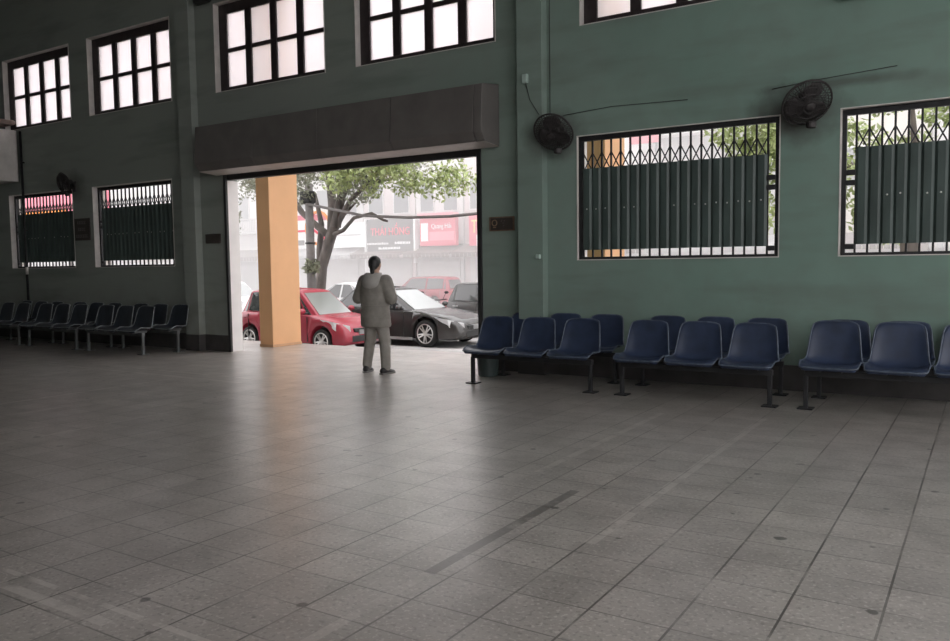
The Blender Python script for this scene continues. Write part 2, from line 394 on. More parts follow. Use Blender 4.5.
# lower windows: reveal lining (structure) and a folding steel gate (thing) in each
def folding_gate(a, b, slit_left, slit_right, label, dep):
    g = thing('folding_gate', label, 'window gate', ((a+b)/2, YW+dep, LZ0+.012), 0, 'folding gates in the lower windows')
    L, H = b-a-.03, LZ1-LZ0-.024; x0 = -L/2; t = .022
    for q in (x0, -x0-.045): MB().box(q, q+.045, 0, .05, 0, H).build('side_frame', M['gate_steel'], g)
    MB().box(x0+.045, -x0-.045, -.005, .055, H-.065, H).build('top_rail', M['gate_steel'], g)
    MB().box(x0+.045, -x0-.045, -.005, .055, 0, .032).build('bottom_rail', M['gate_steel'], g)
    p0, p1 = x0+.045+slit_left, -x0-.045-slit_right; n = 18; pw = (p1-p0)/n
    zp0, zp1, zl = .125, H-.43, H-.22
    for i in range(n+1):
        MB().box(p0+i*pw-t/2, p0+i*pw+t/2, .012, .036, .03, H-.06).build('bar', M['gate_steel'], g)
    la = MB()
    for i in range(n):
        xa, xb = p0+i*pw, p0+(i+1)*pw
        for (u, v) in (((xa, zl), (xb, zp1)), ((xb, zl), (xa, zp1))):
            la.tube([(u[0], .024, u[1]), (v[0], .024, v[1]-.04)], .009, 5)
    la.build('lattice', M['gate_steel'], g)
    sl = MB()
    for i in range(n):                                     # shallow folded slats
        xa, xb = p0+i*pw, p0+(i+1)*pw; q = pw*.22
        prof = [(xa, -.002), (xa+q, -.022), (xb-q, -.022), (xb, -.002), (xb, .004), (xb-q, -.015), (xa+q, -.015), (xa, .004)]
        sl.prism(prof, lambda x, y: Vector((x, y, zp0)), lambda x, y: Vector((x, y, zp1)))
    s = sl.build('slat_sheet', M['gate_slat'], g)
    for i in range(n):
        if random.random() < .6: MB().lathe((p0+(i+.5)*pw, -.022, (zp0+zp1)/2+random.uniform(-.01, .01)), [(.011, 0), (.009, .004), (.002, .006)], 8, (0, -1, 0)).build('rivet', M['alloy'], s)
    xe = -x0-.045-slit_right/2 if slit_right > .03 else x0+.045+slit_left/2
    for z in (H*.5, H*.57, .10):
        MB().box(xe-.05, xe+.05, -.02, .03, z-.03, z+.03).build('lock', M['gate_steel'], g, bevel=.008)
    return g
def lining(k, a, b):
    li = MB()
    li.box(a, a+.012, YW-.006, YO, LZ0, LZ1); li.box(b-.012, b, YW-.006, YO, LZ0, LZ1)
    li.box(a+.012, b-.012, YW-.006, YO, LZ1-.012, LZ1); li.box(a+.012, b-.012, YW-.01, YO, LZ0, LZ0+.012)
    struct(li.build('trim_%d' % k, M['cream']))
gl = ['dark green folding gate with red signs behind its bars, beside the tall downpipe',
      'dark green folding gate in the window just left of the doorway',
      'dark green folding gate in the window right of the doorway, orange pillar behind its bars',
      'dark green folding gate with green leaves behind its bars, cut by the photo edge']
for k, ((a, b), sl_, sr_, lb, dep) in enumerate(zip(LOWER, (.07, .07, .015, .10), (.015, .015, .09, .015), gl, (.11, .11, .03, .07))):
    lining(4+k, a, b); folding_gate(a, b, sl_, sr_, lb, dep)

# ------------------------------------------------------------------ doorway: roller shutter box, lintel and guides
sb = thing('shutter_box', 'long grey-brown panelled shutter housing over the doorway', 'shutter housing', (-8.87, YW-.004, 3.2))
prof = [(0, .86), (-.45, .80), (-.49, .16), (-.40, .035), (0, .0)]           # (y, z) from the wall outwards
cuts = [-2.98, -1.53, -.07, 1.38, 2.83, 2.97]
for a, b in zip(cuts, cuts[1:]):
    q = MB(); q.prism(prof, lambda y, z: Vector((a+.006, y, z)), lambda y, z: Vector((b-.006, y, z)))
    q.build('housing_panel', M['shutter_box'], sb, bevel=.006)
for a, b in zip(cuts, cuts[1:]):
    q = MB(); q.loft([[Vector((x, -.39, .030)), Vector((x, -.01, -.004)), Vector((x, -.01, -.008)), Vector((x, -.40, .026))] for x in (a+.006, b-.006)]); q.build('lit_underside', M['soffit'], sb)  # pale sheet painting the floor-lit underside of the box
q = MB(); pin = [(y*.97-.0, .01+z*.975) for y, z in prof]
q.prism(pin, lambda y, z: Vector((cuts[0]+.01, y, z)), lambda y, z: Vector((cuts[-1]-.01, y, z))); q.build('backing', M['black_steel'], sb)
rs = thing('roller_shutter', 'rolled-up black shutter edge with side guides framing the doorway', 'roller shutter', (-8.945, YW, 0))
MB().box(-2.70, 2.70, .03, .13, 3.10, 3.235).build('bottom_bar', M['black_steel'], rs, bevel=.006)
MB().box(-2.72, -2.66, -.03, .02, 0, 3.19).build('guide', M['black_steel'], rs, bevel=.004)
gd = MB(); gd.box(2.66, 2.73, -.03, .13, 0, 3.19); gd.build('guide', M['black_steel'], rs, bevel=.004)

# ------------------------------------------------------------------ benches
def seat_shell():
    prof = [(.012, .405), (.0, .432), (.03, .447), (.10, .446), (.20, .436), (.30, .43), (.365, .44), (.405, .49), (.425, .58), (.442, .68), (.458, .77), (.470, .84), (.482, .855), (.492, .84)]
    half = [.250, .268, .278, .283, .283, .281, .274, .262, .252, .241, .229, .213, .196, .180]
    nv = 13; rows = []
    for i, ((y, z), w) in enumerate(zip(prof, half)):
        r = []
        a = prof[max(i-1, 0)]; b = prof[min(i+1, len(prof)-1)]; t = Vector((b[0]-a[0], b[1]-a[1])).normalized(); nrm = Vector((-t.y, t.x))
        for k in range(nv):
            u = -1+2*k/(nv-1); e = abs(u)**4
            lift = .035*e + .010*u*u
            if i < 3: lift *= .35
            if i > 7: lift *= max(0, (12-i)/5)

            drop = -.022*abs(u)**5 if i > 10 else 0.
            back = .03*abs(u)**4 if i < 4 else 0.
            r.append(Vector((u*w, y+nrm.x*lift+back, z+nrm.y*lift+drop)))
        rows.append(r)
    return rows
ROWS = seat_shell()
def make_bench(blue, legmat, rimmat):
    b = thing('bench', 'x', 'bench')
    for k in range(3):
        off = Vector((.285+k*.6, 0, 0))
        mb = MB(); mb.loft([[p+off for p in r] for r in ROWS], caps=False, closed=False)
        s = mb.build('seat', blue, b, smooth=True, mods=(('SOLIDIFY', dict(thickness=.012, offset=0)), ('SUBSURF', dict(levels=1, render_levels=1))))
        edge = [r[0]+off for r in ROWS[2:12]] + [p+off for p in ROWS[12]] + [r[-1]+off for r in ROWS[11:1:-1]] + [p+off for p in ROWS[1][::-1]]
        MB().tube(edge + [edge[0]], .0085, 6, cap=False).build('edge', rimmat, s, smooth=True)
        for q in (-.12, .08): MB().box(off.x+q, off.x+q+.04, .06, .36, .385, .425).build('seat_bracket', legmat, b)
    MB().box(.04, 1.73, .17, .23, .33, .39).build('beam', legmat, b, bevel=.005)
    for x in (.05, 1.70):
        lg = MB(); lg.box(x-.022, x+.022, .178, .222, .012, .345); l = lg.build('leg', legmat, b, bevel=.004)
        MB().box(x-.075, x+.075, .13, .28, 0, .014).build('foot_plate', legmat, l, bevel=.003)
    return b
bp = make_bench(M['seat_blue'], M['leg_steel'], M['rim_blue'])
bench_spots = [
    ((-5.66, 8.56, 0), 'blue three-seat bench of the front row nearest the doorway', 'front row of blue benches on the right'),
    ((-3.62, 8.58, 0), 'middle blue three-seat bench of the front row, below the right-hand gated window', 'front row of blue benches on the right'),
    ((-1.62, 8.62, 0), 'blue three-seat bench of the front row at the right photo edge', 'front row of blue benches on the right'),
    ((-5.70, 9.40, 0), 'blue bench against the wall, beside the bin, behind the front bench nearest the doorway', 'back row of blue benches on the right'),
    ((-3.68, 9.40, 0), 'blue bench against the wall behind the middle front bench', 'back row of blue benches on the right'),
    ((-1.62, 9.40, 0), 'blue bench against the wall, mostly hidden by the bench at the right photo edge', 'back row of blue benches on the right')]
for i, (loc, lab, grp) in enumerate(bench_spots):
    o = bp if i == 0 else dup(bp)
    o.location = loc; tag(o, lab, 'bench', grp)
    if i == 2: o.scale.z = 1.05
bl = make_bench(M['seat_navy'], M['leg_grey'], M['rim'])
left_spots = [
    ((-14.42, 8.75, 0), 'navy bench with pale edges, front row on the left, end nearest the doorway', 'front row of navy benches on the left'),
    ((-16.46, 8.75, 0), 'navy bench in the middle of the left front row, under the notice board', 'front row of navy benches on the left'),
    ((-18.50, 8.75, 0), 'navy bench at the far left of the left front row, in front of the downpipe', 'front row of navy benches on the left'),
    ((-14.25, 9.36, 0), 'navy bench against the wall, its end seat showing beside the left pilaster', 'back row of navy benches on the left'),
    ((-16.29, 9.36, 0), 'navy bench against the wall behind the middle bench of the left front row', 'back row of navy benches on the left'),
    ((-18.33, 9.36, 0), 'navy bench against the wall behind the far left front bench', 'back row of navy benches on the left')]
for i, (loc, lab, grp) in enumerate(left_spots):
    o = bl if i == 0 else dup(bl)
    o.location = loc; tag(o, lab, 'bench', grp)

bn = thing('waste_bin', 'dark green plastic bin on the floor behind the bench nearest the doorway', 'bin', (-5.80, 9.44, 0))
MB().lathe((0, 0, 0), [(.12, 0), (.135, .01), (.165, .40), (.175, .41), (.175, .43), (.155, .43), (.125, .03)], 24).build('body', M['bin'], bn, smooth=False)
MB().ring((0, 0, .42), (0, 0, 1), .168, .012).build('rim', M['bin'], bn, smooth=True)

# ------------------------------------------------------------------ wall fans, plaques, small fittings
def wall_fan(loc, face, R, label):
    f = thing('wall_fan', label, 'fan', loc, 0, 'wall fans')
    d = Vector(face).normalized(); w = Vector((0, 0, .02)); hub = w + Vector((0, -.22, .02))
    MB().box(-.06, .06, -.03, 0, -.12, .10).build('wall_plate', M['fan'], f, bevel=.01)
    MB().tube([(0, -.02, -.02), (0, -.10, -.05), tuple(hub-d*.10)], .022, 8).build('bracket', M['fan'], f, smooth=True)
    MB().lathe(hub-d*.16, [(.03, 0), (.06, .02), (.065, .11), (.04, .13)], 16, d).build('motor', M['fan'], f, smooth=True)
    cg = MB()
    a = d.cross(Vector((0, 0, 1))).normalized(); b = d.cross(a)
    for r, h in ((R, .0), (R*.8, .06), (R*.55, .085), (R*.28, .10)):
        cg.ring(hub+d*(.02+h), d, r, .004, 30, 4); cg.ring(hub-d*(h*.8-.01), d, r, .004, 30, 4)
    cg.ring(hub+d*.015, d, R, .012, 30, 6)
    for k in range(42):
        e = a*math.cos(2*PI*k/42)+b*math.sin(2*PI*k/42)
        cg.tube([hub+d*.02+e*R, hub+d*.08+e*R*.8, hub+d*.105+e*R*.55, hub+d*.12+e*R*.1], .0036, 4, cap=False)
        cg.tube([hub+d*.01+e*R, hub-d*.04+e*R*.8, hub-d*.065+e*R*.5, hub-d*.08+e*R*.1], .0036, 4, cap=False)
    cg.build('cage', M['fan'], f)
    MB().lathe(hub+d*.115, [(.05, 0), (.055, .006), (.03, .014)], 16, d).build('badge', M['fan'], f, smooth=True)
    for k in range(3):
        bl_ = MB(); t0 = 2*PI*k/3+.4; rows = []
        for i in range(7):
            r = R*(.12+.8*i/6); wd = .85*math.sin(PI*(.18+.72*i/6)); row = []
            for j in range(6):
                t = t0+(j/5-.5)*2*wd
                row.append(hub+(a*math.cos(t)+b*math.sin(t))*r+d*(.02+.05*(j/5-.5)))
            rows.append(row)
        bl_.loft(rows, caps=False, closed=False); bl_.build('blade', M['fan'], f, smooth=True, mods=(('SOLIDIFY', dict(thickness=.004)),))
    MB().lathe(hub+Vector((.05, .02, -R*.82)), [(.05, 0), (.055, .01), (.055, .06), (.04, .07)], 14, (0, 0, -1)).build('control_knob_box', M['fan'], f)
    return f
wall_fan((-4.94, YW, 3.24), (.05, -.80, -.62), .27, 'dark grimy wall fan by the pilaster right of the doorway')
wall_fan((-1.78, YW, 3.26), (.50, -.75, -.72), .27, 'dark grimy wall fan tilted down between the two right-hand gated windows')
wall_fan((-16.28, YW, 3.28), (-.2, -1, -.3), .23, 'small dark wall fan above the sign between the left gated windows')

def plate_sign(name, label, cat, x0, x1, z0, z1, y=YW, edge=True):
    t = thing(name, label, cat, ((x0+x1)/2, y, z0))
    w, h = (x1-x0)/2, z1-z0
    MB().box(-w, w, -.025, 0, 0, h).build('board', M['plaque'], t, bevel=.004)
    if edge:
        e = MB(); e.box(-w-.015, w+.015, -.03, 0, -.015, 0); e.box(-w-.015, w+.015, -.03, 0, h, h+.015); e.box(-w-.015, -w, -.03, 0, 0, h); e.box(w, w+.015, -.03, 0, 0, h)
        e.build('edging', M['plaque_edge'], t)
    return t
t = plate_sign('wall_plaque', 'small dark plaque with a tan ring mark, right of the doorway', 'plaque', -6.06, -5.69, 2.02, 2.19)
MB().ring((-.115, -.028, .10), (0, -1, 0), .04, .007, 20, 5).build('ring_mark', M['symbol'], t)
MB().box(-.14, -.09, -.03, -.024, .03, .045).build('bar_mark', M['symbol'], t)
dd = MB()
for x, z in ((.0, .13), (.02, .09), (-.01, .11), (.03, .05), (.04, .12)): dd.box(x, x+.012, -.028, -.024, z, z+.01)
dd.build('faded_lettering', M['grey_text'], t)
plate_sign('wall_plaque', 'small plain dark plaque between the left pilaster and the doorway', 'plaque', -12.20, -11.80, 1.98, 2.15, edge=False)
t = plate_sign('notice_board', 'dark notice board with three rows of lettering between the left gated windows', 'sign', -16.33, -15.79, 2.14, 2.60, edge=False)
for r, (n, w) in enumerate(((5, .30), (4, .26), (7, .42))):
    lt = MB()
    for i in range(n):
        x = -w/2+i*w/n; z = .34-r*.14
        lt.box(x, x+w/n*.7, -.029, -.024, z, z+.012); lt.box(x, x+.014, -.029, -.024, z, z+.06); lt.box(x, x+w/n*.6, -.029, -.024, z+.05, z+.062)
    lt.build('lettering', M['grey_text'], t)

def small_box(name, label, cat, x0, x1, z0, z1, m, y=YW, dep=.05):
    t = thing(name, label, cat, ((x0+x1)/2, y, z0)); w = (x1-x0)/2
    MB().box(-w, w, -dep, 0, 0, z1-z0).build('housing', m, t, bevel=.008)
    MB().box(-w*.7, w*.7, -dep-.006, -dep, (z1-z0)*.15, (z1-z0)*.85).build('cover', m, t, bevel=.002)
    return t
small_box('junction_box', 'pale round-cornered junction box high on the right pilaster', 'junction box', -5.43, -5.35, 3.98, 4.10, M['pale_box'], 9.85)
small_box('junction_box', 'small grey junction box low on the right pilaster beside the gated window', 'junction box', -5.24, -5.18, 1.60, 1.66, M['pale_box'], 9.85)
t = thing('wall_lamp', 'dark bar-shaped lamp high on the right wall at the top photo edge', 'lamp', (-1.15, YW, 4.40))
MB().box(-.32, .32, -.10, -.02, 0, .09).build('housing', M['black_steel'], t, bevel=.03)
MB().tube([(-.29, -.06, .11), (.29, -.06, .11)], .018, 10).build('tube', M['sign_white'], t)
for x in (-.2, .2): MB().box(x-.02, x+.02, -.03, 0, .02, .07).build('mount', M['black_steel'], t)
t = thing('wall_fitting', 'dark-rimmed wall speaker above the left pilaster at the top photo edge', 'fitting', (-11.98, YW, 6.24))  # taken for a bulkhead lamp, modelled as an unlit box with a grille
MB().box(-.20, .20, -.16, -.02, 0, .34).build('cabinet', M['black_steel'], t, bevel=.05)
MB().box(-.13, .13, -.168, -.158, .07, .29).build('grille', M['shutter_box'], t, bevel=.02)
MB().box(-.05, .05, -.03, 0, .1, .2).build('mount', M['black_steel'], t)
def cable(pts, r, name, label, cat, m=None):
    return tag(MB().tube(pts, r, 6).build(name, m or M['soot'], smooth=True), label, cat)
cable([(-5.10, YW-.01, 3.55), (-5.10, YW-.01, 8.1)], .005, 'conduit', 'thin dark conduit running up the wall above the pilaster fan', 'cable')
cable([(-4.9, YW-.008, 3.52), (-4.2, YW-.008, 3.56), (-3.2, YW-.008, 3.53)], .0045, 'power_cable', 'thin dark cable running along the wall right of the pilaster fan', 'cable')
cable([(-5.4, 9.845, 4.0), (-5.33, 9.845, 3.75), (-5.2, 9.845, 3.55), (-5.09, YW-.03, 3.45)], .0045, 'power_cable', 'thin cable drooping from the pale junction box to the fan', 'cable')
cable([(-2.2, YW-.008, 3.53), (-1.8, YW-.008, 3.57), (-.9, YW-.008, 3.62)], .0045, 'power_cable', 'thin dark cable along the wall above the tilted fan', 'cable')
dp = thing('downpipe', 'tall dark downpipe on the wall at the far left', 'pipe', (-18.20, YW, 0))
MB().tube([(0, -.05, .02), (0, -.05, 4.6)], .026, 12).build('pipe', M['gate_steel'], dp, smooth=True)
MB().tube([(0, -.05, 1.44), (0, -.05, 1.60)], .032, 12).build('pale_sleeve', M['cream'], dp, smooth=True)
for z in (.8, 2.4, 3.9): MB().box(-.04, .04, -.055, 0, z, z+.03).build('clamp', M['gate_steel'], dp)

# mezzanine balcony along the left wall
bal = MB()
x1 = -18.30; y1 = 9.97; rr = .10; pth = [(x1, 3.0)]
pth = [Vector((x1, 2.0))] + [Vector((x1-rr+rr*math.cos(t), y1-rr+rr*math.sin(t))) for t in [i*PI/16 for i in range(9)]] + [Vector((XL+.02, y1))]
rings = []
for i, p in enumerate(pth):
    a = pth[max(i-1, 0)]; b = pth[min(i+1, len(pth)-1)]; tn = (b-a).normalized(); n2 = Vector((-tn.y, tn.x))*.12
    rings.append([Vector((p.x, p.y, 3.50)), Vector((p.x, p.y, 4.62)), Vector((p.x+n2.x, p.y+n2.y, 4.62)), Vector((p.x+n2.x, p.y+n2.y, 3.50))])
bal.loft(rings)
wb = bal.build('trim_8', M['cream'], smooth=False); struct(wb)
struct(MB().box(XL+.02, x1-.13, 2.0, 9.84, 3.50, 3.68).build('trim_9', M['cream']))
M['rail'] = mat('worn_tan_rail', (.42, .32, .28), .6, var=.2)
rl = tag(MB().tube([(p.x-.06 if i < 2 else p.x-.02, p.y-.05, 4.80) for i, p in enumerate(pth)], .05, 10).build('handrail', M['rail'], smooth=True), 'tan handrail on top of the pale balcony at the far left', 'handrail')
for y in (3., 5., 7., 9.): MB().tube([(x1-.06, y, 4.62), (x1-.06, y, 4.79)], .018, 8).build('post', M['rail'], rl)
cab = thing('cabinet', 'dark upright cabinet standing at the far left photo edge', 'cabinet', (-18.98, 8.9, 0))
MB().box(-.55, .12, -.2, .25, .06, 1.66).build('body', M['dark_wood'], cab, bevel=.01)
MB().box(-.50, .07, -.22, -.2, .12, 1.6).build('door', M['dark_wood'], cab, bevel=.004)
MB().box(-.5, .08, -.16, .22, 0, .06).build('plinth', M['dark_wood'], cab)

# ------------------------------------------------------------------ the standing person
def chain(mb, pts, rad, n=14):
    """rounded limb: balls at joints, cones between"""
    for p, r in zip(pts, rad): mb.ball(p, r, u=n, v=8)
    for (p, q), (r, s_) in zip(zip(pts, pts[1:]), zip(rad, rad[1:])): mb.tube([p, q], [r, s_], n)
def ell(c, rx, ry, n=24, tilt=0.): return [Vector((c[0]+rx*math.cos(2*PI*k/n), c[1]+ry*math.sin(2*PI*k/n), c[2]+tilt*math.sin(2*PI*k/n))) for k in range(n)]
P = thing('person', 'person in a grey hooded parka and grey trousers standing in the doorway, back turned', 'person', (-7.38, 8.97, 0), .10)
fl, fr_ = Vector((-.185, .03, 0)), Vector((.185, -.05, 0))
hl, hr_ = Vector((-.085, .0, .84)), Vector((.085, 0, .84)); kl, kr = Vector((-.13, .035, .46)), Vector((.145, .0, .46))
al, ar = fl+Vector((0, 0, .085)), fr_+Vector((0, 0, .085))
sl_, sr2 = Vector((-.175, 0, 1.33)), Vector((.175, 0, 1.33)); el, er = Vector((-.285, -.02, 1.07)), Vector((.285, -.02, 1.07)); wl, wr = Vector((-.12, .20, 1.09)), Vector((.12, .20, 1.09))
bd = MB()
bd.loft([ell((0, 0, .78), .14, .10), ell((0, 0, .90), .16, .115), ell((0, 0, 1.05), .14, .10), ell((0, 0, 1.22), .165, .11), ell((0, 0, 1.34), .16, .09), ell((0, 0, 1.40), .07, .06), ell((0, .01, 1.48), .052, .055)])
bd.ball((0, .015, 1.555), .092, (.86, 1.0, 1.15), 24, 18)
bd.ball((0, .045, 1.50), .06, (.9, .95, .85))                          # jaw
bd.tube([(0, .105, 1.575), (0, .128, 1.545)], [.010, .017], 8); bd.ball((0, .122, 1.543), .016)   # nose
bd.ball((0, .098, 1.508), .022, (1.1, .5, .45))                         # lips
for s in (-1, 1): bd.ball((s*.082, .01, 1.545), .028, (.35, .7, 1.1))   # ears
for h, k, a in ((hl, kl, al), (hr_, kr, ar)):
    chain(bd, [h, k, a], [.082, .056, .042]); chain(bd, [a+Vector((0, -.01, -.04)), a+Vector((-.025 if a.x < 0 else .012, .09, -.058))], [.032, .022])
for s, e, w in ((sl_, el, wl), (sr2, er, wr)):
    chain(bd, [s, e, w], [.058, .042, .030])
    sg = 1 if w.x < 0 else -1
    pc = w+Vector((sg*.045, .035, .0)); chain(bd, [w, pc], [.028, .034])
    for k in range(4):                                                # curled fingers
        b0 = pc+Vector((sg*.025, .012, .030-.020*k)); ln = (.032, .036, .034, .026)[k]
        chain(bd, [b0, b0+Vector((sg*ln, .010, -.002)), b0+Vector((sg*(ln+.014), -.016, -.006)), b0+Vector((sg*(ln-.008), -.034, -.006))], [.0088, .0082, .0075, .0068], 8)
    chain(bd, [pc+Vector((0, -.005, .030)), pc+Vector((sg*.018, -.008, .058)), pc+Vector((sg*.042, -.004, .066))], [.011, .0095, .008], 8)
body = bd.build('body', M['skin'], P, smooth=True, mods=(('REMESH', dict(mode='VOXEL', voxel_size=.008, use_smooth_shade=True)), ('SMOOTH', dict(factor=.5, iterations=3))))
for s in (-1, 1): MB().ball((s*.032, .094, 1.562), .011).build('eye', M['iris'], P, smooth=True)
jk = MB()
jk.loft([ell((0, .0, .66), .228, .165), ell((0, 0, .70), .236, .172), ell((0, -.01, .82), .228, .172), ell((0, -.01, .95), .218, .168), ell((0, -.01, 1.08), .215, .165), ell((0, -.005, 1.20), .222, .16), ell((0, 0, 1.30), .212, .14), ell((0, 0, 1.37), .165, .115), ell((0, 0, 1.42), .09, .085)])
for s, e, w in ((sl_, el, wl), (sr2, er, wr)): chain(jk, [s+Vector((0, 0, -.02)), e, w+(e-w)*.12], [.104, .085, .066])
jacket = jk.build('parka', M['shirt_grey'], P, smooth=True, mods=(('REMESH', dict(mode='VOXEL', voxel_size=.014, use_smooth_shade=True)), ('SMOOTH', dict(factor=.6, iterations=5))))
qs = MB()
for z, rx, ry in ((.80, .232, .178), (.97, .222, .174), (1.13, .221, .170)): qs.loft([ell((0, -.008, z-.006), rx, ry), ell((0, -.008, z), rx+.004, ry+.004), ell((0, -.008, z+.006), rx, ry)], caps=False)
qs.build('quilt_seam', M['shirt_grey'], jacket, smooth=True)
hd = MB()
hd.loft([ell((0, -.10, 1.19), .055, .035, tilt=0), ell((0, -.125, 1.23), .115, .07), ell((0, -.115, 1.30), .145, .095), ell((0, -.085, 1.37), .15, .115), ell((0, -.04, 1.425), .135, .115), ell((0, -.02, 1.445), .105, .095), ell((0, -.02, 1.41), .085, .075)])
hd.build('hood', M['hood'], P, smooth=True, mods=(('SUBSURF', dict(levels=1, render_levels=1)),))
tr = MB()
tr.loft([ell((0, 0, .72), .165, .125), ell((0, 0, .86), .175, .13), ell((0, 0, .98), .165, .12)])
for h, k, a in ((hl, kl, al), (hr_, kr, ar)): chain(tr, [h+Vector((0, 0, -.06)), k, a+Vector((0, 0, .05)), a+Vector((0, 0, .02))], [.105, .083, .070, .072])
tr.build('trousers', M['trouser'], P, smooth=True, mods=(('REMESH', dict(mode='VOXEL', voxel_size=.013, use_smooth_shade=True)), ('SMOOTH', dict(factor=.5, iterations=4))))
for f, rot in ((fl, .25), (fr_, -.12)):
    mt = Matrix.Translation(f) @ Matrix.Rotation(rot, 4, 'Z')
    prof = [(-.105, .034, .075), (-.085, .045, .10), (-.03, .05, .105), (.05, .05, .075), (.12, .05, .058), (.165, .036, .045), (.18, .012, .035)]
    sh = MB(); sh.loft([[mt @ Vector((w*x, y, z)) for x, z in ((-1, .02), (-1, h*.6), (-.55, h), (.55, h), (1, h*.6), (1, .02))] for y, w, h in prof])
    s = sh.build('shoe', M['shoe'], P, smooth=True, mods=(('SUBSURF', dict(levels=2, render_levels=2)),))
    so = MB(); so.loft([[mt @ Vector((w*1.04*x, y*1.02, z)) for x, z in ((-1, 0), (-1, .022), (1, .022), (1, 0))] for y, w, h in prof]); so.build('sole', M['sole'], s, bevel=.004)
ha = MB()
ha.ball((0, .0, 1.578), .100, (.90, 1.03, 1.0), 24, 16); ha.ball((0, -.035, 1.545), .080, (.95, .85, .95))
chain(ha, [Vector((.01, -.085, 1.51)), Vector((.035, -.12, 1.455)), Vector((.045, -.125, 1.40))], [.036, .034, .022])
hm = ha.build('hair', M['hair'], P, smooth=True, mods=(('REMESH', dict(mode='VOXEL', voxel_size=.01, use_smooth_shade=True)), ('SMOOTH', dict(factor=.5, iterations=4))))
# keep the face free: cut the front lower part of the hair cap
for v in hm.data.vertices:
    if v.co.y > .045 and v.co.z < 1.60: v.co.y = .045-(v.co.y-.045)*.2

# ------------------------------------------------------------------ outside: porch, street
GZ = -.5
struct(MB().box(XL-3, XR+2, YO, 11.76, -.5, 0).build('porch_floor', M['floor'], bevel=.02))
struct(MB().box(-150, 120, -80, 120, GZ-.3, GZ).build('street', M['asphalt']))
struct(MB().box(-110, 60, 32.6, 60, GZ, GZ+.16).build('far_pavement', M['concrete']))
def pillar(x0, x1, label):
    p = thing('porch_pillar', label, 'pillar', ((x0+x1)/2, 11.3, 0), 0, 'orange porch pillars')
    w = (x1-x0)/2
    MB().box(-w, w, -.38, .37, 0, 7.4).build('shaft', M['orange'], p, bevel=.012)
    MB().box(-w-.008, w+.008, -.388, .378, 0, .05).build('base_band', mat('scuffed_orange_base', (.52, .30, .17), .7, var=.12), p)
pillar(-11.87, -11.52, 'orange square pillar standing on the porch outside the doorway')
pillar(-5.10, -4.70, 'orange pillar behind the bars of the gate right of the doorway')
struct(MB().box(XL-.3, XR+.3, 10.95, 11.65, 7.4, 7.75).build('porch_beam', M['white_paint']))

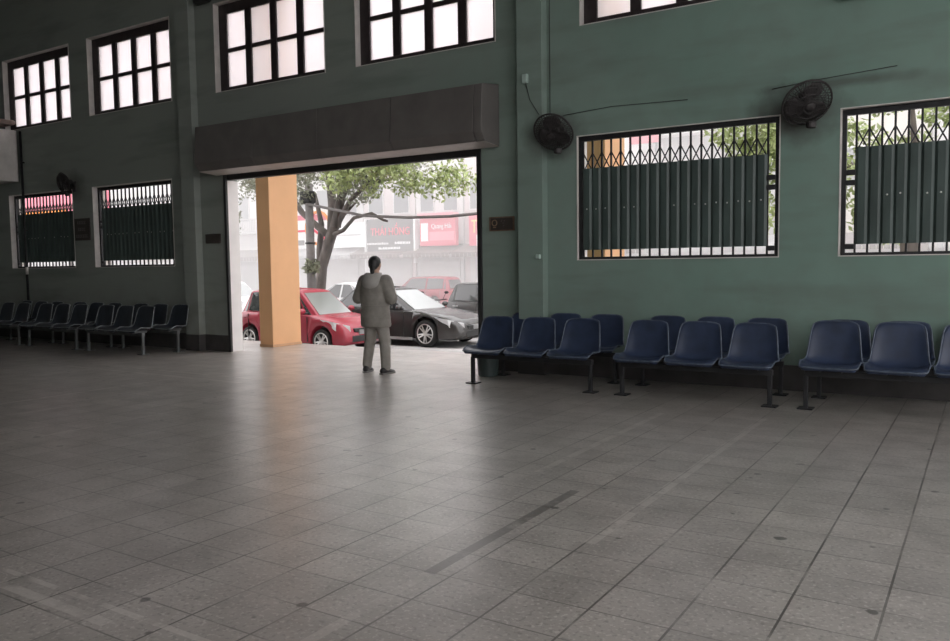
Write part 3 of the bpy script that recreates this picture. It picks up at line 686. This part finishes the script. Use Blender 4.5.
# ------------------------------------------------------------------ cars
def interp(tab, x):
    if x <= tab[0][0]: return tab[0][1]
    for (a, p), (b, q) in zip(tab, tab[1:]):
        if x <= b:
            t = (x-a)/(b-a); return p+(q-p)*t
    return tab[-1][1]
def make_car(name, label, loc, rz, paint, L, W, wb, wr, belt, plan, cab, doors=2, group=None, tall=1.0, headlamp=None):
    """car pointing along +x, origin on the ground under its middle. belt: (x, z) top of the lower body; plan: (x, half width); cab: windscreen base, top, roof end, rear base x and roof z"""
    c = thing(name, label, 'car', loc, rz, group)
    fx, rx = L/2-plan['front'], L/2-plan['front']-wb
    xs = set([-L/2, -L/2+.03, -L/2+.08, -L/2+.16, L/2-.16, L/2-.08, L/2-.03, L/2])
    k = -L/2
    while k < L/2: xs.add(round(k, 3)); k += .1
    Ra = wr+.055
    for wx in (fx, rx):
        for i in range(17): xs.add(round(wx-Ra*math.cos(PI*i/16), 4))
        xs.add(round(wx-Ra-.002, 4)); xs.add(round(wx+Ra+.002, 4))
    xs = sorted(x for x in xs if -L/2 <= x <= L/2)
    rings = []
    for x in xs:
        e = min(1, (L/2-abs(x))/.5); w = W/2*(.80+.20*math.sqrt(1-(1-e)**2)); e2 = min(1, (L/2-abs(x))/.16); 
        zt = interp(belt, x); zb = .19+.10*(1-e2)
        arch = None
        for wx in (fx, rx):
            if abs(x-wx) < Ra: arch = wr+math.sqrt(max(0, Ra*Ra-(x-wx)**2))
        if arch: zb = max(zb, arch)
        zt = max(zt-.14*(1-e2)**2, zb+.06)
        h = zt-zb
        side = [(w*.86, zb), (w*.97, zb+min(.04, h*.2)), (w, zb+h*.45), (w*.985, zb+h*.72), (w*.93, zt-min(.03, h*.1)), (w*.84, zt), (w*.4, zt+.018)]
        ring = [Vector((x, y, z)) for y, z in side] + [Vector((x, -y, z)) for y, z in reversed(side)]
        rings.append(ring)
    body = MB().loft(rings).build('body', paint, c, smooth=True)
    md = body.modifiers.new('edge', 'EDGE_SPLIT'); md.split_angle = math.radians(42)
    # cabin
    x1, x2, x3, x4, zr = cab; zb1, zb4 = interp(belt, x1)-.02, interp(belt, x4)-.02
    wb_, wt = W/2*.87, W/2*.66
    xm = (x2+x3)/2
    base = [Vector((x1, wb_*.90, zb1)), Vector((x1-.32, wb_, interp(belt, x1-.32)-.02)), Vector((xm, wb_*1.01, interp(belt, xm)-.02)), Vector((x4+.3, wb_, interp(belt, x4+.3)-.02)), Vector((x4, wb_*.88, zb4))]
    top = [Vector((x2, wt*.92, zr-.045)), Vector((x2-.12, wt, zr-.025)), Vector((xm, wt*1.02, zr)), Vector((x3+.1, wt, zr-.03)), Vector((x3, wt*.92, zr-.06))]
    mir = lambda v: Vector((v.x, -v.y, v.z))
    cm = MB()
    rb = base+[mir(v) for v in reversed(base)]; rt = top+[mir(v) for v in reversed(top)]
    mid = [Vector((v.x*.985+.015*xm, v.y*.55, v.z+.035)) for v in rt]
    cm.loft([rb, rt, mid])
    cm.build('cabin', paint, c, smooth=False, bevel=.03)
    def panel(nm, q, ins, m=M['glass'], off=.012):
        ce = sum(q, Vector())/4; n = (q[1]-q[0]).cross(q[3]-q[0]).normalized()
        if n.dot(ce-Vector((xm, 0, .8))) < 0: n = -n
        r = []
        for i in range(4):
            a = (q[(i+1) % 4]-q[i]).normalized(); b = (q[i-1]-q[i]).normalized(); r.append(q[i]+a*ins+b*ins)
        pm = MB(); pm.loft([[v-n*.03 for v in r], [v+n*off for v in r]]); return pm.build(nm, m, c)
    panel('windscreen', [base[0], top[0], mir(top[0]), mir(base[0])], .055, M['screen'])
    panel('rear_window', [base[4], top[4], mir(top[4]), mir(base[4])], .07)
    for sgn in (1, -1):
        g = (lambda v: v) if sgn > 0 else mir
        panel('quarter_window', [g(base[0]), g(base[1]), g(top[1]), g(top[0])], .05) if False else None
        panel('side_window', [g(base[1]), g(base[2]), g(top[2]), g(top[1])], .042)
        panel('side_window', [g(base[2]), g(base[3]), g(top[3]), g(top[2])], .042)
        tri = [g(base[0])*.35+g(base[1])*.65, g(base[1]), g(top[1]), g(top[1])*.8+g(top[0])*.2]
        # front quarter glass
        q0 = g(base[0])*.55+g(base[1])*.45; panel('quarter_window', [q0, g(base[1]), g(top[1]), g(top[1])*.75+g(top[0])*.25], .03)
        q1 = g(base[4])*.5+g(base[3])*.5; panel('quarter_window', [g(base[3]), q1, g(top[3])*.6+g(top[4])*.4, g(top[3])], .03)
        # mirror, handles, seams, sill
        mx, mz = x1-.30, interp(belt, x1-.3)+.08
        mm = MB(); mm.ball((mx, sgn*(W/2+.07), mz), .10, (.7, 1.0, .68)); mi = mm.build('wing_mirror', paint, c, smooth=True)
        MB().tube([(mx, sgn*(W/2-.10), mz-.05), (mx, sgn*(W/2+.03), mz-.03)], .025, 8).build('mirror_arm', M['plastic'], mi)
        for dx in (xm+.12, xm-.85): MB().box(dx-.09, dx+.09, sgn*W/2*.985-.018, sgn*W/2*.985+.018, .19+(interp(belt, dx)-.19)*.80-.014, .19+(interp(belt, dx)-.19)*.80+.014).build('door_handle', paint if paint != M['black_paint'] else M['alloy'], c, bevel=.006)
        MB().box(rx+Ra+.02, fx-Ra-.02, sgn*W/2*.955-.03, sgn*W/2*.955+.03, .17, .235).build('sill', M['plastic'] if paint != M['black_paint'] else M['alloy'], c, bevel=.01)
        for dx in (x1-.22, xm-.05, x4+.42):
            MB().box(dx-.004, dx+.004, sgn*W/2*.99-.012, sgn*W/2*.99+.012, .27, interp(belt, dx)-.05).build('door_seam', M['plastic'], c)
        # lamps
        zt = interp(belt, L/2-.25)
        hp = MB(); e = [Vector((L/2-.72, sgn*W/2*.955, zt+.05)), Vector((L/2-.34, sgn*W/2*.93, zt+.0)), Vector((L/2-.05, sgn*W/2*.60, zt-.10)), Vector((L/2-.05, sgn*W/2*.58, zt-.23)), Vector((L/2-.26, sgn*W/2*.93, zt-.20))]
        ce = sum(e, Vector())/5; hp.loft([[v+Vector((-.06, -sgn*.05, 0)) for v in e], [v+Vector((.03, sgn*.035, .012)) for v in e]]); hp.build('headlamp', M['lamp_clear'], c, bevel=.008)
        zt = interp(belt, -L/2+.2)
        MB().box(-L/2+.0, -L/2+.20, sgn*W/2*.70-.14*1, sgn*W/2*.70+.13, zt-.26, zt-.08).build('tail_lamp', M['lamp_red'], c, bevel=.02)
        MB().lathe((L/2-.10, sgn*W/2*.70, .40), [(.085, 0), (.085, .05), (.04, .065)], 14, (1, sgn*.5, 0)).build('fog_lamp', M['plastic'], c)
        for wx in (fx, rx):
            wy = sgn*(W/2-.115)
            wh = MB(); wh.lathe((wx, wy-sgn*.10, wr), [(wr*.7, 0), (wr*.96, .01), (wr, .04), (wr, .16), (wr*.96, .19), (wr*.70, .20), (wr*.68, .17)], 32, (0, sgn, 0)); w_ = wh.build('wheel', M['tyre'], c, smooth=True)
            rm = MB(); rm.ring((wx, wy+sgn*.095, wr), (0, 1, 0), wr*.70, .016, 32, 6)
            ri = wr*.70
            for i in range(10):
                t = 2*PI*i/10+(.12 if i % 2 else -.12); rm.tube([(wx+.03*math.cos(t), wy+sgn*.088, wr+.03*math.sin(t)), (wx+ri*math.cos(t), wy+sgn*.094, wr+ri*math.sin(t))], [.022, .014], 6)
            rm.lathe((wx, wy+sgn*.07, wr), [(.05, 0), (.05, .03), (.02, .04)], 14, (0, sgn, 0))
            rm.build('rim', M['alloy'], w_)
            MB().lathe((wx, wy+sgn*.0, wr), [(wr*.69, 0), (wr*.69, .04)], 24, (0, sgn, 0)).build('brake_disc', M['plastic'], w_)
    for wx in (fx, rx): MB().box(wx-Ra, wx+Ra, -W/2+.20, W/2-.20, .2, interp(belt, wx)-.1).build('wheel_well', M['plastic'], c)
    zt = interp(belt, L/2-.25)
    MB().box(L/2-.12, L/2+.012, -W/2*.48, W/2*.48, zt-.24, zt-.15).build('upper_grille', M['plastic'], c, bevel=.015)
    MB().box(L/2-.12, L/2+.012, -W/2*.58, W/2*.58, .27, .42).build('lower_grille', M['plastic'], c, bevel=.02)
    MB().box(L/2-.1, L/2+.022, -.24, .24, .44, .55).build('number_plate', M['plate'], c, bevel=.004)
    MB().box(-L/2-.015, -L/2+.08, -.24, .24, .55, .66).build('number_plate', M['plate'], c, bevel=.004)
    return c
def hatch_args(L, paint): return dict(paint=paint, L=L, W=1.60, wb=2.40, wr=.285, plan=dict(front=.68),
    belt=[(-L/2, .92), (-L/2+.2, .95), (0, .90), (L/2-1.10, .90), (L/2-.95, .885), (L/2-.4, .80), (L/2-.12, .68), (L/2, .60)],
    cab=(L/2-.88, L/2-1.55, -L/2+.28, -L/2+.06, 1.47))
def sedan_args(L, paint): return dict(paint=paint, L=L, W=1.84, wb=2.82, wr=.335, plan=dict(front=.98),
    belt=[(-L/2, .90), (-L/2+.35, .98), (-L/2+1.0, .97), (0, .91), (L/2-1.45, .90), (L/2-1.2, .885), (L/2-.5, .78), (L/2-.15, .66), (L/2, .58)],
    cab=(L/2-1.42, L/2-2.35, -L/2+1.30, -L/2+.62, 1.44))
make_car('hatchback', 'red hatchback parked right outside, behind the orange pillar', (-14.16, 14.65, GZ), 0, **hatch_args(3.56, M['red_paint']))
make_car('sedan', 'black sedan with silver wheels parked outside, beyond the person', (-13.17, 17.05, GZ), -.02, **sedan_args(4.9, M['black_paint']))
make_car('hatchback', 'hazy red hatchback across the street beyond the black sedan', (-22.0, 30.2, GZ), PI, **hatch_args(3.9, M['red_paint']))
make_car('hatchback', 'black car partly hidden by the right edge of the doorway', (-12.0, 20.9, GZ), 0, **hatch_args(3.9, M['black_paint']))
make_car('sedan', 'white car standing behind the red hatchback, left of the person', (-19.2, 21.6, GZ), PI, **sedan_args(4.5, M['white_paint_car']))
make_car('hatchback', 'white car showing between the doorway edge and the orange pillar', (-25.6, 22.0, GZ), 0, **hatch_args(3.8, M['white_paint_car']))

sc = thing('motor_scooter', 'red and white motor scooter parked beyond the bonnet of the black sedan', 'scooter', (-13.9, 19.6, GZ), -.9)
for x in (-.62, .62):
    w_ = MB().ring((x, 0, .24), (0, 1, 0), .185, .052, 28, 8).build('wheel', M['tyre'], sc, smooth=True)
    MB().lathe((x, -.03, .24), [(.13, 0), (.135, .03), (.13, .06)], 20, (0, 1, 0)).build('rim', M['alloy'], w_)
MB().loft([[Vector((x, y*w, z0+(z1-z0)*t)) for y, t in ((-1, .1), (-1, .8), (-.5, 1), (.5, 1), (1, .8), (1, .1))] for x, w, z0, z1 in ((-.85, .06, .62, .72), (-.6, .14, .42, .75), (-.25, .15, .30, .74), (-.05, .14, .25, .45), (.3, .13, .25, .35))]).build('body', M['red_paint'], sc, smooth=False, bevel=.02)
MB().loft([[Vector((x+.10*t, y*w, z)) for y, t in ((-1, -.6), (-.5, .3), (0, .6), (.5, .3), (1, -.6), (0, -.3))] for x, w, z in ((.30, .15, .30), (.36, .20, .60), (.33, .17, .85), (.30, .10, .98))]).build('leg_shield', M['white_paint_car'], sc, smooth=False, bevel=.02)
MB().box(-.75, -.1, -.13, .13, .74, .82).build('saddle', M['plastic'], sc, bevel=.035)
MB().tube([(.60, .07, .26), (.42, .05, .70), (.33, 0, .95)], .025, 8).build('fork', M['alloy'], sc)
MB().tube([(.22, -.36, 1.02), (.32, -.15, 1.0), (.32, .15, 1.0), (.22, .36, 1.02)], .016, 8).build('handlebar', M['plastic'], sc)
for s in (-1, 1):
    m_ = MB().tube([(.28, s*.25, 1.02), (.26, s*.34, 1.20)], .008, 6).build('mirror', M['plastic'], sc); MB().ball((.26, s*.36, 1.22), .065, (.35, 1, .65)).build('mirror_glass', M['plastic'], m_, smooth=True)
MB().lathe((.40, 0, .92), [(.07, 0), (.075, .03), (.04, .06)], 16, (1, 0, .1)).build('headlamp', M['lamp_clear'], sc)
MB().box(.52, .78, -.06, .06, .44, .48).build('front_mudguard', M['red_paint'], sc, bevel=.015)

# ------------------------------------------------------------------ trees, pole, cable
def leaves(clusters, n, size, rnd):
    mb = MB()
    tot = sum(c[1]**2 for c in clusters)
    for ctr, R, flat in clusters:
        for _ in range(int(n*R*R/tot)):
            d = Vector((rnd.gauss(0, 1), rnd.gauss(0, 1), rnd.gauss(0, 1))).normalized()*R*(rnd.random()**.45); d.z *= flat
            p = Vector(ctr)+d; s = size*rnd.uniform(.6, 1.3)
            q = Quaternion((rnd.gauss(0, 1), rnd.gauss(0, 1), rnd.gauss(0, 1), rnd.gauss(0, 1))).normalized()
            a, b, nz = q @ Vector((s, 0, 0)), q @ Vector((0, s*.45, 0)), q @ Vector((0, 0, s*.14))
            mb.quad(p-a, p-b+nz, p+a, p+b+nz)
    return mb
rnd = random.Random(3)
def tree(name, label, base, limbs, clusters, n, size, leafm, clusters2=None, n2=0):
    t = thing(name, label, 'tree', base)
    MB().tube(limbs[0][0], limbs[0][1], 10).build('trunk', M['bark'], t, smooth=True)
    for pts, rad in limbs[1:]: MB().tube(pts, rad, 8).build('branch', M['bark'], t, smooth=True)
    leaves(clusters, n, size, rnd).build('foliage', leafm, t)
    if clusters2: leaves(clusters2, n2, size, rnd).build('foliage', M['leaf'], t)
    return t
V = lambda *a: a
cl = []
for i in range(52):
    cl.append(((rnd.uniform(-4.4, 3.6), rnd.uniform(-2.0, 1.6), rnd.uniform(4.25, 6.2)), rnd.uniform(.4, .8), .6))
for c_ in ((-4.6, .5, 4.5), (-4.4, .3, 3.9), (-3.9, -.2, 3.3), (-3.3, .2, 5.0), (1.3, -.4, 4.3), (2.0, -.2, 4.1), (.9, .5, 4.6), (-1.2, .4, 4.4), (-2.0, 0, 4.6), (2.6, -.6, 4.5)): cl.append((c_, .42, .7))
cl2 = [((rnd.uniform(2.6, 6.2), rnd.uniform(-2.4, -.6), rnd.uniform(4.2, 5.7)), rnd.uniform(.45, .8), .7) for _ in range(22)] + [((5.2, -1.4, 4.3), .5, .7), ((3.4, -1.4, 4.2), .45, .7)]
tree('street_tree', 'leaning street tree with forked limbs between the orange pillar and the person', (-18.45, 19.6, GZ), [
    ([V(-.15, 0, 0), V(-.02, 0, 1.0), V(.12, 0, 2.0), V(.45, 0, 2.8), V(.80, 0, 3.5)], [.22, .18, .17, .18, .16]),
    ([V(.60, 0, 3.1), V(.55, .1, 4.0), V(.45, .1, 4.8), V(.2, 0, 5.8)], [.18, .15, .12, .06]),
    ([V(.75, 0, 3.3), V(1.1, -.1, 4.2), V(1.7, -.2, 5.0), V(2.4, -.2, 5.9)], [.18, .14, .10, .05]),
    ([V(.85, 0, 3.4), V(1.6, -.2, 4.1), V(2.4, -.3, 4.55), V(3.4, -.4, 4.6)], [.10, .08, .06, .03]),
    ([V(.55, 0, 2.95), V(0, 0, 3.3), V(-.7, 0, 3.8), V(-1.2, 0, 4.4), V(-2.4, .1, 5.2)], [.13, .11, .10, .08, .04]),
    ([V(.72, -.05, 3.05), V(1.15, -.1, 3.15), V(1.7, -.2, 3.52), V(2.5, -.3, 3.62), V(2.95, -.3, 3.40), V(3.1, -.3, 3.36)], [.08, .065, .055, .05, .045, .03]),
    ([V(.0, .05, 1.6), V(-.05, .1, 2.6), V(.05, .1, 3.4), V(-.2, .1, 4.4)], [.13, .11, .09, .05]),
    ([V(.9, 0, 3.5), V(1.25, 0, 3.75), V(1.6, 0, 4.0)], [.07, .05, .03]),
    ([V(2.4, -.3, 4.55), V(3.6, -1.0, 5.0), V(5.0, -1.5, 5.2)], [.05, .04, .02]),
    ], cl, 9500, .075, M['leaf_hazed'], cl2, 5200)
cl = [((rnd.uniform(-3.4, 4.2), rnd.uniform(-1.2, 1.2), rnd.uniform(2.9, 5.6)), rnd.uniform(.5, .9), .75) for _ in range(34)] + [((rnd.uniform(-3.6, -2.4), rnd.uniform(-.5, .5), rnd.uniform(3.6, 5.2)), .55, .8) for _ in range(6)]
tree('street_tree', 'leafy green street tree behind the gated window at the right photo edge', (-1.4, 18.5, GZ), [
    ([V(0, 0, 0), V(.05, 0, 1.4), V(0, 0, 2.8)], [.22, .18, .16]), ([V(0, 0, 2.7), V(-1.0, 0, 3.9), V(-2.2, 0, 4.8)], [.11, .08, .04]),
    ([V(0, 0, 2.7), V(.9, 0, 3.8), V(2.2, .1, 4.8)], [.11, .08, .04]), ([V(0, 0, 2.7), V(.1, 0, 4.0), V(0, 0, 5.2)], [.11, .08, .04])], cl, 13000, .09, M['leaf'])

pl = thing('utility_pole', 'grey utility pole just right of the orange pillar', 'pole', (-17.75, 18.5, GZ))
MB().tube([(0, 0, 0), (-.02, 0, 4.55)], [.145, .12], 14).build('shaft', M['pole'], pl, smooth=True)
MB().box(-.30, .16, -.14, .14, 3.95, 4.35).build('cable_box', M['plastic'], pl, bevel=.06)
MB().ring((-.01, 0, 2.75), (0, 0, 1), .135, .03, 20, 6).build('band', M['plastic'], pl)
leaves([((.15, -.1, 2.05), .30, .7), ((.05, -.12, 1.95), .22, .7)], 160, .10, rnd).build('clinging_leaves', M['leaf_hazed'], pl)
cable([(-17.77, 18.4, 3.45), (-15.6, 18.5, 3.0), (-14.0, 18.5, 2.88), (-12.6, 18.6, 2.86), (-8.5, 18.8, 3.05)], .045, 'overhead_cable', 'thick dark cable bundle strung across the street view from the pole', 'cable', M['pole'])

# ------------------------------------------------------------------ shophouses across the street
FY = 36.
def shophouse(x0, x1, H, m, label, group=None, style=0):
    b = thing('shophouse', label, 'building', ((x0+x1)/2, FY, GZ+.16), 0, group); w = (x1-x0)/2-.04
    MB().box(-w, w, 0, 9, 0, H).build('wall', m, b)
    MB().box(-w-.03, w+.03, -.25, 9, H, H+.3).build('parapet', m, b, bevel=.03)
    fl_ = 3.5; z = 4.7
    while z+2 < H:
        n = 2 if w < 2.2 else 3
        for i in range(n):
            cx = -w+2*w*(i+.5)/n; hw = w/n*.62
            f = MB(); f.box(cx-hw, cx+hw, -.06, .05, z, z+1.7); f = f.build('window', M['b_white'], b)
            MB().box(cx-hw+.07, cx+hw-.07, -.075, .05, z+.07, z+1.63).build('pane', M['b_glass'], f)
        if style != 1:
            bl_ = MB(); bl_.box(-w, w, -.85, 0, z-.75, z-.63)
            for k in range(int(2*w/.16)): bl_.box(-w+k*.16, -w+k*.16+.035, -.84, -.80, z-.63, z+.10)
            bl_.box(-w, w, -.86, -.78, z+.10, z+.16); bl_.build('balcony', M['b_white'] if style == 0 else M['b_grey'], b)
        z += fl_
    s = MB(); n = 15
    for i in range(n): s.box(-w*.86, w*.86, -.05-.02*(i % 2), .05, .0+2.25*i/n, 2.25*(i+1)/n)
    s.build('roller_door', M['roller'] if style != 2 else M['b_grey'], b)
    a = MB(); a.loft([[Vector((x, -.05, 2.95)), Vector((x, -.05, 2.88)), Vector((x, -1.3, 2.42)), Vector((x, -1.3, 2.50))] for x in (-w, w)])
    for i in range(int(2*w/.25)): a.box(-w+i*.25+.02, -w+i*.25+.23, -1.31, -1.29, 2.26, 2.48)
    a.build('awning', M['awning'] if style != 0 else M['b_grey'], b)
    return b
def sign(x0, x1, z0, z1, m, label, fy=FY-.32):
    k = fy/FY; x0, x1, z0, z1 = x0*k, x1*k, 1.54+(z0-1.54)*k, 1.54+(z1-1.54)*k
    s = thing('shop_sign', label, 'sign', ((x0+x1)/2, fy, z0)); w = (x1-x0)/2
    MB().box(-w, w, 0, .30, 0, z1-z0).build('board', m, s, bevel=.02)
    return s
HZ = 'pale hazy shophouses glimpsed above the gates'
GEN = 'pale hazy shophouse across the street glimpsed through the window bars'
shophouse(-76, -69, 11, M['b_pink'], GEN, HZ, 0); shophouse(-69, -63, 13, M['b_white'], GEN, HZ, 1); shophouse(-63, -57, 10.5, M['b_cream'], GEN, HZ, 0)
shophouse(-57, -51.5, 12.5, M['b_white'], GEN, HZ, 0); shophouse(-51.5, -46, 11, M['b_grey'], GEN, HZ, 1); shophouse(-46, -41, 13, M['b_white'], GEN, HZ, 0)
shophouse(-41, -36.3, 11.5, M['b_white'], 'white shophouse left of the orange pillar, across the street', None, 2)
shophouse(-36.3, -30.35, 12.5, M['b_white'], 'white shophouse behind the tree, with the orange and white sign', None, 0)
shophouse(-30.35, -26.65, 12, M['b_pink'], 'pale shophouse under the dark sign with red letters', None, 1)
shophouse(-26.65, -23.5, 11.5, M['b_white'], 'narrow pale shophouse under the red sign with a white panel', None, 1)
shophouse(-23.5, -18, 12.5, M['b_pink'], 'pale pink shophouse under the red sign with yellow letters', None, 1)
shophouse(-18, -13, 11, M['b_white'], GEN, HZ, 1); shophouse(-13, -7.5, 13, M['b_grey'], GEN, HZ, 0); shophouse(-7.5, -2, 11, M['b_cream'], GEN, HZ, 1); shophouse(-2, 4, 12, M['b_white'], GEN, HZ, 0); shophouse(4, 10, 12, M['b_pink'], GEN, HZ, 0)
def smudge(parent, x0, x1, z, h, m=M['sign_white']):
    q = MB(); x = x0
    while x < x1:
        w = rnd.uniform(.07, .2); q.box(x, min(x+w, x1), -.015, 0, z-h/2, z+h/2*rnd.uniform(.6, 1)); x += w+.035
    q.build('small_lettering', m, parent)
s = sign(-30.15, -26.85, 2.25, 4.15, M['sign_dark'], 'dark grey shop sign with red letters across the street', FY-.9)
text('THÁI HỒNG', 'lettering', .60, M['t_red'], s, (.05, -.02, 1.12), sx=.82, ext=.03)
smudge(s, -1.6, -.1, .50, .12); smudge(s, .35, 1.4, .52, .14); smudge(s, -.8, .7, .24, .13)
MB().box(-1.75, -1.66, -.05, .3, -1.5, 1.9).build('edge_post', M['sign_white'], s); MB().box(1.66, 1.76, -.05, .3, -.6, 1.9).build('edge_post', M['sign_white'], s)
s = sign(-26.40, -24.05, 2.55, 4.05, M['sign_red'], 'red shop sign with a white panel and white words across the street', FY-.9)
MB().box(-1.05, -.60, -.02, 0, .25, 1.2).build('white_panel', M['sign_white'], s)
text('Quang Hải', 'lettering', .36, M['sign_white'], s, (.27, -.02, 1.02), sx=.8)
MB().box(-.52, 1.05, -.014, 0, .28, .74).build('rose_band', M['sign_pink'], s)
MB().box(-1.17, 1.17, -.2, .3, 1.5, 1.72).build('top_cover', M['sign_pink'], s, bevel=.03)
s = sign(-23.2, -20.4, 2.5, 4.1, M['sign_red'], 'red shop sign with yellow letters at the right edge of the doorway', FY-.9)
text('TIC', 'lettering', .95, M['sign_yellow'], s, (-1.2, -.02, .95), sx=.62, align='LEFT', ext=.03)
MB().box(-.9, -.75, -.02, 0, 0, .55).build('pale_strip', M['sign_white'], s)
s = sign(-36.1, -33.0, 2.6, 5.0, M['sign_white'], 'white sign on a post with orange and rose marks, behind the utility pole', FY-.9)
s.location = (-21.05, 22, 2.19); s.scale = (.611, .611, .611)
MB().tube([(-.5, .15, (GZ-2.19)/.611), (-.5, .15, .3)], .09, 10).build('post', M['pole'], s, smooth=True)
MB().ring((.55, -.02, 1.2), (0, -1, 0), .95, .09, 30, 6).build('orange_ring', M['sign_orange'], s)
MB().box(.2, 1.2, -.02, 0, 1.65, 2.0).build('rose_mark', M['sign_pink'], s); MB().box(-1.4, -.5, -.02, 0, 1.7, 2.0).build('rose_mark', M['sign_pink'], s)
q = MB(); q.tube([(.25, -.03, 2.2), (.05, -.03, 1.2), (1.1, -.03, .55)], .08, 6); q.tube([(.05, -.03, 1.2), (-.1, -.03, .7)], .08, 6); q.build('red_stroke', M['t_red'], s)
MB().box(-1.45, -.5, -.02, 0, 1.0, 1.12).build('red_bar', M['t_red'], s); MB().box(-1.4, -.6, -.02, 0, .2, .5).build('grey_panel', M['b_grey'], s)
s = sign(-32.9, -30.3, 2.6, 4.0, M['sign_white'], 'plain white sign board left of the dark sign with red letters', FY-.9)
smudge(s, -1.0, 1.0, .7, .1, M['b_grey'])
def street_board(x0, x1, z0, z1, y, m, label):
    s = thing('roadside_board', label, 'sign', ((x0+x1)/2, y, GZ)); w = (x1-x0)/2
    MB().box(-w, w, 0, .12, z0-GZ, z1-GZ).build('board', m, s, bevel=.01)
    for px in ((-w*.8, w*.8) if w > .5 else (0,)): MB().tube([(px, .17, 0), (px, .17, z1-GZ-.1)], .05, 10).build('post', M['pole'], s, smooth=True)
    MB().box(-w*.85, w*.85, -.015, 0, z0-GZ+(z1-z0)*.12, z0-GZ+(z1-z0)*.36).build('pale_stripe', M['sign_orange'] if w > .5 else M['sign_pink'], s)
    return s
street_board(-32.4, -28.9, 3.35, 4.6, 17.5, M['sign_pink'], 'red roadside board seen through the bars of the far left gate')
street_board(-27.1, -26.55, 3.3, 4.6, 17.5, M['sign_pink'], 'narrow red roadside board seen through the bars just left of the doorway')
s = sign(-14.3, -12.9, 7.0, 9.4, M['sign_red'], 'hazy red sign seen through the bars right of the doorway', FY-.9)
MB().box(-.5, .5, -.02, 0, .3, 2.0).build('rose_band', M['sign_pink'], s)

# haze hanging over the street
hz = MB().box(-100, 50, 18.6, 35.0, GZ, 14).build('street_haze', M['haze'])
tag(hz, 'pale haze hanging over the street beyond the parked cars', 'haze', kind='stuff')

# ------------------------------------------------------------------ sky, camera, view
w = bpy.data.worlds.new('overcast'); bpy.context.scene.world = w; w.use_nodes = True
bg = w.node_tree.nodes['Background']; bg.inputs['Color'].default_value = (1., .975, .985, 1); bg.inputs['Strength'].default_value = 1.0

f_, yaw, pitch, roll = 809.09, -.566384, .0697353, -.0131821
cy, sy, cp, sp = math.cos(yaw), math.sin(yaw), math.cos(pitch), math.sin(pitch)
fw = Vector((sy*cp, cy*cp, -sp)); r = Vector((cy, -sy, 0)); u = r.cross(fw)
r2 = r*math.cos(roll)+u*math.sin(roll); u2 = -r*math.sin(roll)+u*math.cos(roll)
cam = bpy.data.cameras.new('camera'); co = bpy.data.objects.new('camera', cam); C.objects.link(co)
co.matrix_world = Matrix(((r2.x, u2.x, -fw.x, 0), (r2.y, u2.y, -fw.y, 0), (r2.z, u2.z, -fw.z, 1.54), (0, 0, 0, 1)))
cam.sensor_fit = 'HORIZONTAL'; cam.sensor_width = 36; cam.lens = f_/950*36; cam.clip_start = .05; cam.clip_end = 500
S = bpy.context.scene; S.camera = co
S.view_settings.view_transform = 'Standard'; S.view_settings.look = 'None'; S.view_settings.gamma = 1; S.view_settings.use_curve_mapping = False
S.view_settings.exposure = 1.72
S.cycles.max_bounces = 10; S.cycles.diffuse_bounces = 5; S.cycles.glossy_bounces = 4; S.cycles.transmission_bounces = 8; S.cycles.volume_bounces = 1; S.cycles.transparent_max_bounces = 8
S.cycles.caustics_reflective = False; S.cycles.caustics_refractive = True
S.cycles.use_denoising = True
